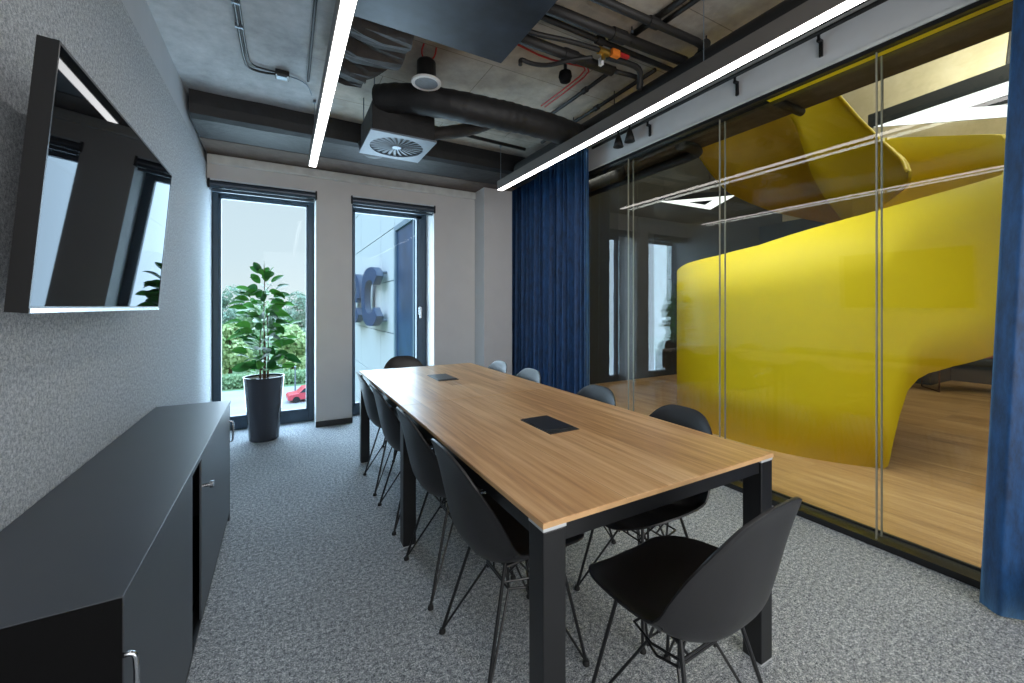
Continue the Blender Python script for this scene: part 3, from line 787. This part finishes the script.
for y, lab in ((2.66, 'small black cone spotlight above the glass, nearer the viewer of two'), (2.80, 'small black cone spotlight above the glass, nearer the curtain of two')):
    s2 = thing('spotlight', lab, 'spotlight', (2.67, y, 2.72), world=True, group='cone spotlights above the glass')
    obj('cone', MB().lathe([(.0, .10), (.018, .10), (.03, .06), (.047, .0), (.04, .0), (.0, .02)], (2.67, y, 2.715), 20), M['pipe'], s2, smooth=True)
    obj('stem', MB().tube([(2.67, y, 2.81), (2.67, y, ZC - .002)], .008, 8), M['black'], s2)
vv = thing('pipe_valve', 'brass pipe valve with orange and red tags among the ceiling pipes', 'valve', (1.70, 1.91, 2.79), world=True)
obj('valve_body', MB().tube([(1.655, 1.90, 2.80), (1.73, 1.90, 2.80)], .022, 12).tube([(1.69, 1.90, 2.80), (1.69, 1.90, 2.755)], .012, 10), M['brass'], vv)
obj('orange_tag', MB().box((1.74, 1.87, 2.785), (1.80, 1.90, 2.825)), M['orange'], vv)
obj('red_lever', MB().box((1.80, 1.865, 2.795), (1.87, 1.885, 2.812)), M['red'], vv)
obj('white_label', MB().box((1.70, 1.93, 2.745), (1.72, 1.955, 2.79)), M['white'], vv)
rb = thing('junction_box', 'round black junction box hanging beside the red cables', 'junction box', (1.637, 2.202, 2.77), world=True)
obj('box', MB().lathe([(.0, -.035), (.035, -.03), (.045, 0), (.04, .03), (.0, .035)], (1.637, 2.21, 2.785), 20), M['cabblack'], rb, smooth=True)
obj('stem', MB().tube([(1.637, 2.21, 2.82), (1.637, 2.21, ZC - .002)], .012, 8), M['black'], rb)
for x, y, lab in ((1.784, 1.76, 'thin upright hanger rod among the crossing ceiling pipes'), (2.235, 1.60, 'thin upright hanger rod at the pipe elbow by the round duct'), (2.20, 2.35, 'thin upright hanger rod on the sprinkler line behind the round duct, nearer the viewer'), (2.20, 2.85, 'thin upright hanger rod on the sprinkler line behind the round duct, farther from the viewer')):
    hr = thing('hanger_rod', lab, 'rod', (x, y, 2.80), world=True, group='pipe hanger rods')
    obj('rod', MB().tube([(x, y, 2.795), (x, y, ZC - .001)], .004, 6), M['black'], hr)
    obj('nut', MB().tube([(x, y, 2.862), (x, y, 2.874)], .009, 6), M['galv'], hr)
cl = thing('conduit', 'black twin conduit bent across the bare concrete at the upper left', 'conduit', (-.22, 2.2, 2.885), world=True)
obj('tube', MB().tube([(-.225, .8, 2.885), (-.222, 2.8, 2.885), (-.215, 3.26, 2.885), (-.19, 3.32, 2.885), (-.12, 3.335, 2.885), (-.03, 3.31, 2.885)], .008, 8, smooth=1), M['black'], cl, smooth=True)
obj('tube', MB().tube([(-.203, .8, 2.887), (-.20, 2.85, 2.887), (-.196, 3.2, 2.887), (-.17, 3.27, 2.887), (-.10, 3.285, 2.887), (-.03, 3.285, 2.887)], .006, 8, smooth=1), M['black'], cl, smooth=True)
for y in (2.62, 2.84): obj('clip', MB().box((-.236, y, 2.874), (-.194, y + .014, ZC - .001)), M['galv'], cl)
jb = thing('junction_box', 'small square black junction box on the concrete beside the left pendant light', 'junction box', (0, 3.3, 2.87), world=True)
obj('box', MB().box((-.04, 3.255, 2.862), (.045, 3.335, ZC - .001)), M['black'], jb, bevel=.004)
obj('terminal_cover', MB().box((-.03, 3.265, 2.855), (.03, 3.31, 2.862)), M['galv'], jb)
pipe('cable', 'thin pale cable leading from the square junction box towards the left pendant light', 'cable', [(.045, 3.30, 2.886), (.11, 3.32, 2.89), (.17, 3.38, 2.89), (.20, 3.5, 2.88)], .004, 'galv', sm=1)
pipe('conduit', 'black cable run on the ceiling directly left of the left pendant light', 'conduit', [(.155, .8, 2.885), (.155, 2.4, 2.885), (.165, 3.3, 2.885)], .009)
pipe('pipe', 'thin black pipe under the window end duct beside the diffuser', 'pipe', [(1.08, 3.45, 2.82), (1.5, 3.47, 2.82), (2.1, 3.5, 2.82)], .016)

# ------------------------------------------------------------------ yellow spiral stair beyond the glass
SC = Vector((5.13, 2.35)); RO, RI = 1.375, .75
TOP = [(100, 1.66), (140, 1.71), (152, 1.74), (172, 1.765), (188, 1.815), (200, 1.89), (220, 2.01), (239, 2.14), (266, 2.32), (296, 2.83), (330, 3.14), (356, 3.37), (400, 3.76), (460, 4.3)]
BOT = [(100, .0), (223, .0), (224.2, .03), (225.1, .18), (227, .42), (229.2, .62), (232, .71), (235, .755), (242.6, .81), (261, .90), (300, 1.55), (340, 2.02), (368, 2.32), (406, 2.64), (430, 2.91), (453, 3.38), (460, 3.45)]
ITOP = [(290, 2.60), (295, 2.64), (301, 2.72), (317, 2.90), (332, 3.11), (349, 3.43), (366, 3.82), (400, 4.6), (459, 5.5)]
IBOT = [(290, 2.53), (295, 2.50), (317, 2.45), (332, 2.39), (345, 2.29), (355, 2.20), (365, 2.34), (378, 2.65), (386, 2.91), (391.5, 3.18), (398, 3.54), (420, 4.2), (459, 4.8)]
def li(t, tab):
    for a, b in zip(tab, tab[1:]):
        if t <= b[0]: return a[1] + (b[1] - a[1]) * max(0, (t - a[0])) / (b[0] - a[0])
    return tab[-1][1]
def ribbon(R, a0, a1, top, bot, step=1.0, nz=4):
    rows = []
    n = int((a1 - a0) / step)
    for i in range(n + 1):
        a = a0 + (a1 - a0) * i / n; r = math.radians(a)
        b_, t_ = li(a, bot), li(a, top)
        rows.append([(SC.x + R * math.cos(r), SC.y + R * math.sin(r), b_ + (t_ - b_) * k / nz) for k in range(nz + 1)])
    return MB().grid(rows)
st = thing('spiral_staircase', 'yellow spiral staircase with a solid curved balustrade beyond the glass', 'staircase', (SC.x, SC.y, 0), world=True)
obj('outer_balustrade', ribbon(RO, 100, 459, TOP, BOT, .5), M['yellow'], st, smooth=True, solid=.03, off=-1)
obj('inner_balustrade', ribbon(RI, 290, 459, ITOP, IBOT), M['yellow'], st, smooth=True, solid=.025, off=-1)
def rim(R, a0, a1, top, r):
    return MB().tube([(SC.x + R * math.cos(math.radians(a)), SC.y + R * math.sin(math.radians(a)), li(a, top)) for a in range(a0, a1, 3)], r, 8)
obj('inner_rim', rim(RI - .012, 290, 459, ITOP, .018), M['yellowedge'], st, smooth=True)
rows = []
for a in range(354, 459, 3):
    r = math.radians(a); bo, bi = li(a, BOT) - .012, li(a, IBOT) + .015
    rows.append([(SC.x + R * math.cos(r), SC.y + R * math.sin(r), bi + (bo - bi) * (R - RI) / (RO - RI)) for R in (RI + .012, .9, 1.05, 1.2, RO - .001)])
obj('underside', MB().grid(rows), M['stairshade'], st, smooth=True, solid=.02, off=0)
for k in range(14):
    a0 = 128 + k * 18; sm = MB()
    z = .17 * (k + 1)
    pts = []
    for a, R in ((a0, .3), (a0 + 20, .3), (a0 + 20, RO - .04), (a0 + 10, RO - .035), (a0, RO - .04)):
        pts.append((SC.x + R * math.cos(math.radians(a)), SC.y + R * math.sin(math.radians(a)), z))
    if a0 + 20 < 375: obj('tread', sm.prism(pts, (0, 0, -.04)), M['oakfloor'], st)

# ------------------------------------------------------------------ corridor things
def tri_light(label, P, inner, z, h, open_hole=True):
    c = sum((Vector(p) for p in P), Vector((0, 0))) / 3
    t = thing('triangular_pendant_light', label, 'lamp', (c.x, c.y, z), world=True, group='triangular pendant lights beyond the glass')
    hp = [c + (Vector(p) - c) * inner for p in P]
    fm, em = MB(), MB()
    for k in range(3):
        a, b = Vector(P[k]), Vector(P[(k + 1) % 3]); ai, bi = hp[k], hp[(k + 1) % 3]
        fm.prism([(a.x, a.y, z), (b.x, b.y, z), (bi.x, bi.y, z), (ai.x, ai.y, z)], (0, 0, h))
        ins = lambda p, q: p.lerp(q, .06)
        a2, b2, ai2, bi2 = ins(a, ai), ins(b, bi), ins(ai, a), ins(bi, b)
        em.prism([(a2.x, a2.y, z - .004), (b2.x, b2.y, z - .004), (bi2.x, bi2.y, z - .004), (ai2.x, ai2.y, z - .004)], (0, 0, .003))
    obj('housing', fm, M['navy'], t); obj('diffuser', em, M['ring'], t)
    for p in P:
        q = Vector(p).lerp(c, .12)
        obj('suspension_cable', MB().tube([(q.x, q.y, z + h), (q.x, q.y, 5.6 if z > 3.3 else 5.6)], .006, 6), M['black'], t)
tri_light('large white triangular pendant light high beyond the yellow staircase', [(7.85, 2.86), (7.55, .5), (9.75, 1.2)], .25, 4.0, .2)
tri_light('white triangular pendant light at the dark end of the corridor', [(5.6, 4.9), (6.35, 4.0), (6.9, 4.85)], .3, 3.05, .08)
pipe('pipe', 'black pipe with an elbow under the corridor slab near the blue curtain', 'pipe', [(3.72, 5.1, 2.83), (3.72, 2.86, 2.83), (3.70, 2.74, 2.83), (3.60, 2.69, 2.83), (3.35, 2.69, 2.83)], .05, sm=1)
pipe('duct', 'wide dark round duct under the corridor slab beside the glass', 'duct', [(3.35, 5.1, 2.795), (3.35, 3.5, 2.795)], .10)
pipe('pipe', 'short black pipe stub jutting from the corridor slab before the yellow stair', 'pipe', [(3.35, 1.80, 2.862), (3.73, 1.80, 2.862)], .032)
pipe('cable', 'black cable hanging from the atrium ceiling above the triangular light', 'cable', [(8.6, 1.55, 5.6), (8.6, 1.57, 5.0), (8.58, 1.6, 4.6), (8.55, 1.62, 4.22)], .02, 'black', sm=1)
bn = thing('bench_seat', 'dark upholstered bench on thin sled legs beyond the staircase', 'bench', (9.2, 1.9, 0), world=True)
def q2(a, b, s, off): # point on the line of the bench
    v = (Vector(b) - Vector(a)); n_ = Vector((-v.y, v.x)).normalized()
    return Vector(a) + v * s + n_ * off
A, B = (8.35, 2.32), (9.1, 1.45)
poly = [q2(A, B, 0, 0), q2(A, B, 1, 0), q2(A, B, 1, -.0), q2(A, B, 1, .5), q2(A, B, 0, .5)]
poly = [poly[0], poly[1], poly[3], poly[4]]
obj('seat', MB().prism([(p.x, p.y, .40) for p in poly], (0, 0, .10)), M['bench'], bn, bevel=.02)
for s_ in (.12, .88):
    a_, b_ = q2(A, B, s_, .03), q2(A, B, s_, .47)
    obj('leg', MB().tube([(a_.x, a_.y, .40), (a_.x, a_.y, .011), (b_.x, b_.y, .011), (b_.x, b_.y, .40)], .010, 8), M['brownrod'], bn)
p = q2(A, B, .62, .2)
o = obj('blob', MB().lathe([(.0, 0), (.10, .01), (.14, .06), (.13, .12), (.08, .16), (.0, .17)], (p.x, p.y, .50), 20), M['pink'], smooth=True)  # stand-in lump for a pink shape of unknown kind
tag(o, 'small pink rounded cushion on the dark bench beyond the staircase', 'blob')

# ------------------------------------------------------------------ outside: wing of the building with sign letters
FX = 2.3
fw = thing('office_wing', 'white clad wing of the office building seen through the right window', 'building', (FX + 2, 12, -8), world=True)
zs = [-8, -5.7, -4.42, -3.14, -1.88, -.63, .62, 1.88, 3.12, 4.4, 5.7, 7.0]
yj = [5.42, 7.3]; yk = [9.72, 11.28, 14.4, 17.5, 20.0]
obj('core', MB().box((FX + .05, 5.42, -8), (FX + 5, 20, 7)), M['fframe'], fw)
for z0, z1 in zip(zs, zs[1:]):
    for a, b in ((9.72, 11.28), (11.28, 14.4), (14.4, 17.5), (17.5, 20.0)):
        obj('cladding_panel', MB().box((FX, a + .012, z0 + .012), (FX + .05, b - .012, z1 - .012)), M['facade'], fw)
    if z0 >= 3.1 or z1 < -1.8:
        for a, b in ((5.42, 7.3), (7.3, 9.72)): obj('cladding_panel', MB().box((FX, a + .012, z0 + .012), (FX + .05, b - .012, z1 - .012)), M['facade'], fw)
    else:
        obj('cladding_panel', MB().box((FX, 5.42, z0 + .012), (FX + .05, 7.28, z1 - .012)), M['facade'], fw)
wf = MB().box((FX - .03, 9.56, -1.88), (FX + .06, 9.71, 3.11)).box((FX - .03, 7.29, -1.88), (FX + .06, 7.42, 3.11)).box((FX - .03, 7.42, 3.0), (FX + .06, 9.56, 3.11)).box((FX - .03, 7.42, -1.88), (FX + .06, 9.56, -1.75))
fo = obj('window_frame', wf, M['fframe'], fw)
obj('pane', MB().box((FX + .01, 7.42, -1.75), (FX + .045, 9.56, 3.0)), M['fglass'], fo)
obj('mullion', MB().box((FX - .02, 8.05, -1.75), (FX + .045, 8.15, 3.0)), M['fframe'], fo)

def letter(ch, yc, label):
    t = thing('sign_letter', label, 'letter', (2.0, yc, .7), world=True, group='raised sign letters on the white wing')
    zc = 1.52; a1, b1, a0, b0 = 1.18, .77, .66, .44
    g0 = math.radians(34)
    angs = [g0 + (2 * PI - 2 * g0) * k / 56 for k in range(57)]
    if ch == 'e': angs = [2 * PI - .001 - (2 * PI - .55) * k / 56 for k in range(57)][::-1]; angs = [.0 + (2 * PI - .62) * k / 56 for k in range(57)]
    f, s_ = MB(), MB()
    def pt(a, A_, B_, x):  # reading side faces -X, so the text runs towards -Y
        k = 2.6; c, sn = math.cos(a), math.sin(a)
        c2, s2 = math.copysign(abs(c) ** (2 / k), c), math.copysign(abs(sn) ** (2 / k), sn)
        return (x, yc - A_ * c2, zc + B_ * s2)
    for aa, bb in zip(angs, angs[1:]):
        f.prism([pt(aa, a1, b1, 2.0), pt(bb, a1, b1, 2.0), pt(bb, a0, b0, 2.0), pt(aa, a0, b0, 2.0)], (.02, 0, 0))
        s_.prism([pt(aa, a1, b1, 2.021), pt(bb, a1, b1, 2.021), pt(bb, a0, b0, 2.021), pt(aa, a0, b0, 2.021)], (.15, 0, 0))
    if ch == 'e':
        f.box((2.0, yc - a0 - .05, zc - .13), (2.02, yc + a0 + .05, zc + .13)); s_.box((2.021, yc - a0 - .05, zc - .13), (2.171, yc + a0 + .05, zc + .13))
    obj('letter_face', f, M['sign'], t); obj('letter_side', s_, M['signside'], t)
    for y, z in ((yc - .8, zc + .6), (yc - .8, zc - .6), (yc + .8, zc + .6), (yc + .8, zc - .6)):
        obj('standoff', MB().tube([(2.17, y, z), (FX - .001, y, z)], .035, 8), M['galv'], t)
letter('C', 11.35, 'raised slate blue letter C on the white wing, nearer to the window')
letter('e', 14.05, 'raised slate blue letter e on the white wing, half hidden by the window edge')

# ------------------------------------------------------------------ outside: ground, road, trees, car
GZ = -8.0
struct('ground', MB().box((-90, 5.6, GZ - .5), (60, 200, GZ)), M['grass'])
struct('road', MB().prism([(-60, 40, GZ + .001), (40, 37, GZ + .001), (40, 52.5, GZ + .001), (-60, 56.5, GZ + .001)], (0, 0, .02)), M['road'])
def leafmat(i): return [M['t0'], M['t1'], M['t2']][i]
M['t0'] = leaf_mat('tree_leaf_fresh', rgb(138, 166, 104), rgb(194, 208, 148), .7, .3)
M['t1'] = leaf_mat('tree_leaf_mid', rgb(114, 148, 104), rgb(168, 190, 146), .7, .3)
M['t2'] = leaf_mat('tree_leaf_deep', rgb(112, 140, 118), rgb(158, 180, 158), .7, .3)
def tree(x, y, h, w, mi, label, seed, n=3400, ls=.42):
    t = thing('tree', label, 'tree', (x, y, GZ), group='trees beyond the road')
    r = random.Random(seed)
    obj('trunk', MB().tube([(0, 0, 0), (.1, 0, h * .35), (0, .1, h * .75)], [.28, .2, .06], 8), M['bark'], t, smooth=True)
    blobs = [(Vector((r.uniform(-w, w) * .55, r.uniform(-w, w) * .45, h * r.uniform(.22, .82))), r.uniform(.28, .5) * w) for _ in range(13)]
    blobs.append((Vector((0, 0, h * .86)), .14 * h))
    mb = MB()
    for i in range(n):
        c, rad = r.choice(blobs)
        d = Vector((r.gauss(0, 1), r.gauss(0, 1), r.gauss(0, 1))).normalized()
        p = c + d * rad * r.uniform(.72, 1.05)
        if p.z < .3: continue
        n_ = (d + Vector((r.uniform(-.7, .7), r.uniform(-.7, .7), r.uniform(-.2, .9)))).normalized()
        u = n_.orthogonal().normalized(); v = n_.cross(u); s_ = ls * r.uniform(.6, 1.2)
        vs = [mb.bm.verts.new(p + u * s_ * a + v * s_ * b) for a, b in ((-.5, -.3), (.1, -.5), (.55, .2), (-.1, .5))]
        mb.bm.faces.new(vs)
    obj('crown', mb, M[('t0', 't1', 't2')[mi]], t)
tree(-5.6, 61, 7.4, 3.2, 0, 'fresh green tree beyond the road, in the left window left of the plant', 1)
tree(-12.6, 60, 8.2, 3.2, 1, 'mid green tree at the far left edge of the left window', 2)
tree(1.2, 61.5, 7.0, 3.2, 0, 'bright green tree beyond the road, in the left window right of the plant', 3)
tree(-2.4, 70, 10.2, 3.5, 1, 'mid green taller tree behind the plant in the left window', 4)
tree(6.4, 69, 10.4, 3.6, 2, 'deep green tree at the right edge of the left window', 5)
tree(-10.4, 71, 12.0, 3.6, 2, 'deep green tallest tree at the left of the left window', 6)
tree(2.4, 82, 12.0, 4.5, 2, 'distant deep green tree at the middle of the left window', 7, n=4200)
tree(-7.0, 84, 13.0, 4.2, 2, 'distant deep green tree far behind the left window, between two nearer trees', 9, n=4200)
tree(-19.5, 69, 9.5, 3.4, 1, 'mid green tree just beyond the left edge of the left window', 8)
hd = thing('hedge', 'low clipped green hedge along the far side of the road', 'hedge', (-3, 56.4, GZ))
r = random.Random(5); mb = MB()
for i in range(5200):
    p = Vector((r.uniform(-14, 12), r.uniform(-.9, .9), r.uniform(.1, 1.5)))
    n_ = Vector((r.uniform(-1, 1), r.uniform(-1, .2), r.uniform(-.2, 1))).normalized(); u = n_.orthogonal().normalized(); v = n_.cross(u); s_ = .3
    mb.bm.faces.new([mb.bm.verts.new(p + u * s_ * a + v * s_ * b) for a, b in ((-.5, -.3), (.1, -.5), (.55, .2), (-.1, .5))])
obj('foliage', mb, M['t1'], hd)
car = thing('car', 'small red car parked on the pale road beyond the left window', 'car', (2.4, 45.4, GZ + .022), .1)
bp = [(-2.0, .28), (-2.02, .62), (-1.9, .82), (-1.1, .92), (-.62, 1.38), (.55, 1.42), (1.25, .95), (1.9, .84), (2.02, .6), (2.0, .28)]
obj('body', MB().prism([(a, -.82, b) for a, b in bp], (0, 1.64, 0)), M['car'], car, bevel=.06)
wp = [(-.98, .94), (-.58, 1.33), (.5, 1.36), (1.05, .96)]
obj('side_window', MB().prism([(a, -.828, b) for a, b in wp], (0, .01, 0)), M['carglass'], car)
obj('side_window', MB().prism([(a, .818, b) for a, b in wp], (0, .01, 0)), M['carglass'], car)
for x in (-1.28, 1.28):
    for y in (-.84, .68): obj('wheel', MB().tube([(x, y, .31), (x, y + .16, .31)], .31, 18), M['rubber'], car)
lp = thing('lamp_post', 'thin grey lamp post by the road at the right of the left window', 'street lamp', (1.2, 48, GZ + .02))
obj('pole', MB().tube([(0, 0, 0), (0, 0, 3.0)], [.09, .05], 8), M['galv'], lp)
obj('lamp_head', MB().box((-.1, -.35, 3.0), (.1, .15, 3.08)), M['galv'], lp, bevel=.03)

# ------------------------------------------------------------------ light
wld = bpy.data.worlds.new('sky'); S.world = wld; wld.use_nodes = True; nt = wld.node_tree
bg = nt.nodes['Background']
tc = nt.nodes.new('ShaderNodeTexCoord'); sp_ = nt.nodes.new('ShaderNodeSeparateXYZ'); link(nt, tc.outputs['Generated'], sp_.inputs[0])
col = ramp(nt, sp_.outputs['Z'], [(.0, rgb(226, 236, 238)), (.10, rgb(216, 230, 237)), (.28, rgb(208, 224, 234)), (1, rgb(160, 200, 245))])
mr = nt.nodes.new('ShaderNodeMapRange'); mr.inputs['From Min'].default_value = .24; mr.inputs['From Max'].default_value = .6
mr.inputs['To Min'].default_value = 1.0; mr.inputs['To Max'].default_value = 7   # an overcast sky is brightest overhead
link(nt, sp_.outputs['Z'], mr.inputs['Value']); link(nt, mr.outputs[0], bg.inputs['Strength'])
link(nt, col, bg.inputs['Color'])

def lamp(name, kind, loc, energy, color, rot=None, size=None, **k):
    l = bpy.data.lights.new(name, kind); l.energy = energy; l.color = color
    if kind == 'AREA':
        l.shape = 'RECTANGLE'; l.size, l.size_y = size
    o = bpy.data.objects.new(name, l); COL.objects.link(o); o.location = loc
    if rot: o.rotation_euler = rot
    for a, b in k.items(): setattr(l, a, b)
    return o
sun = lamp('sun', 'SUN', (-20, 0, 30), 0.5, (1, .95, .88), angle=math.radians(3))
sun.rotation_euler = Vector((-.72, -.28, .62)).to_track_quat('Z', 'Y').to_euler()
# daylight entering through the two windows
for x, wd in ((-.15, .90), (1.13, .90)):
    lamp('window_daylight', 'AREA', (x, 5.17, 1.235), 54, (.64, .82, 1), (-PI / 2, 0, 0), (wd, 2.40))
# added fill light behind the camera, not a fitting of the room
lamp('rear_fill', 'AREA', (1.0, -1.45, 1.5), 76, (1, .99, .98), (math.radians(88), 0, 0), (2.8, 2.2))
# added unseen fill lights under the corridor slab and in the atrium
lamp('corridor_fill', 'AREA', (3.12, 1.2, 2.87), 52, (1, .96, .88), (0, math.radians(-14), 0), (.12, 6), spread=math.radians(130))
lamp('atrium_fill', 'AREA', (6.6, .5, 5.5), 70, (1, .97, .9), (0, 0, 0), (2.5, 2.5))

lamp('atrium_ceiling_fill', 'AREA', (8.4, 1.5, 4.3), 130, (1, .97, .9), (PI, 0, 0), (1.2, 1.2))  # added upward fill that brightens the atrium ceiling, no part of the pendant

# ------------------------------------------------------------------ camera
cam = bpy.data.cameras.new('camera'); co = bpy.data.objects.new('camera', cam); COL.objects.link(co)
F = 412.2
cam.sensor_fit = 'HORIZONTAL'; cam.sensor_width = 36; cam.lens = F / 1024 * 36
cam.shift_y = -(341.5 - 306.4) / 1024
cam.clip_start = .02; cam.clip_end = 500
co.location = (0, 0, 1.266)
co.rotation_euler = (PI / 2, 0, -math.atan((512 - 281.9) / F))
S.camera = co

PART_LABELS = {'door_handle': 'brushed steel bow handle', 'door_knob': 'brushed steel knob', 'corner_cap': 'light metal corner cap', 'cable_lid': 'black cable box lid',
               'bottom_trim': 'bright metal strip along the lower edge', 'rim': 'pale round ring', 'red_cable': 'red cable', 'yellow_strip': 'yellow strip under the bulkhead',
               'diffuser': 'white luminous underside', 'end_panel': 'black end panel', 'orange_tag': 'orange tag', 'red_lever': 'red lever'}
for o in bpy.data.objects:
    k = o.name.split('.')[0]
    if o.parent is not None and k in PART_LABELS and not (k == 'end_panel' and o.name != 'end_panel'): o['label'] = PART_LABELS[k]
for o in bpy.data.objects:
    if '_w' in o: del o['_w']
S.view_settings.view_transform = 'Standard'; S.view_settings.look = 'None'; S.view_settings.gamma = 1; S.view_settings.exposure = 0.15
S.view_settings.use_curve_mapping = False
S.cycles.use_denoising = True
S.cycles.max_bounces = 10; S.cycles.transparent_max_bounces = 24; S.cycles.diffuse_bounces = 5; S.cycles.glossy_bounces = 5
S.cycles.caustics_reflective = False; S.cycles.caustics_refractive = False
S.cycles.sample_clamp_indirect = 6
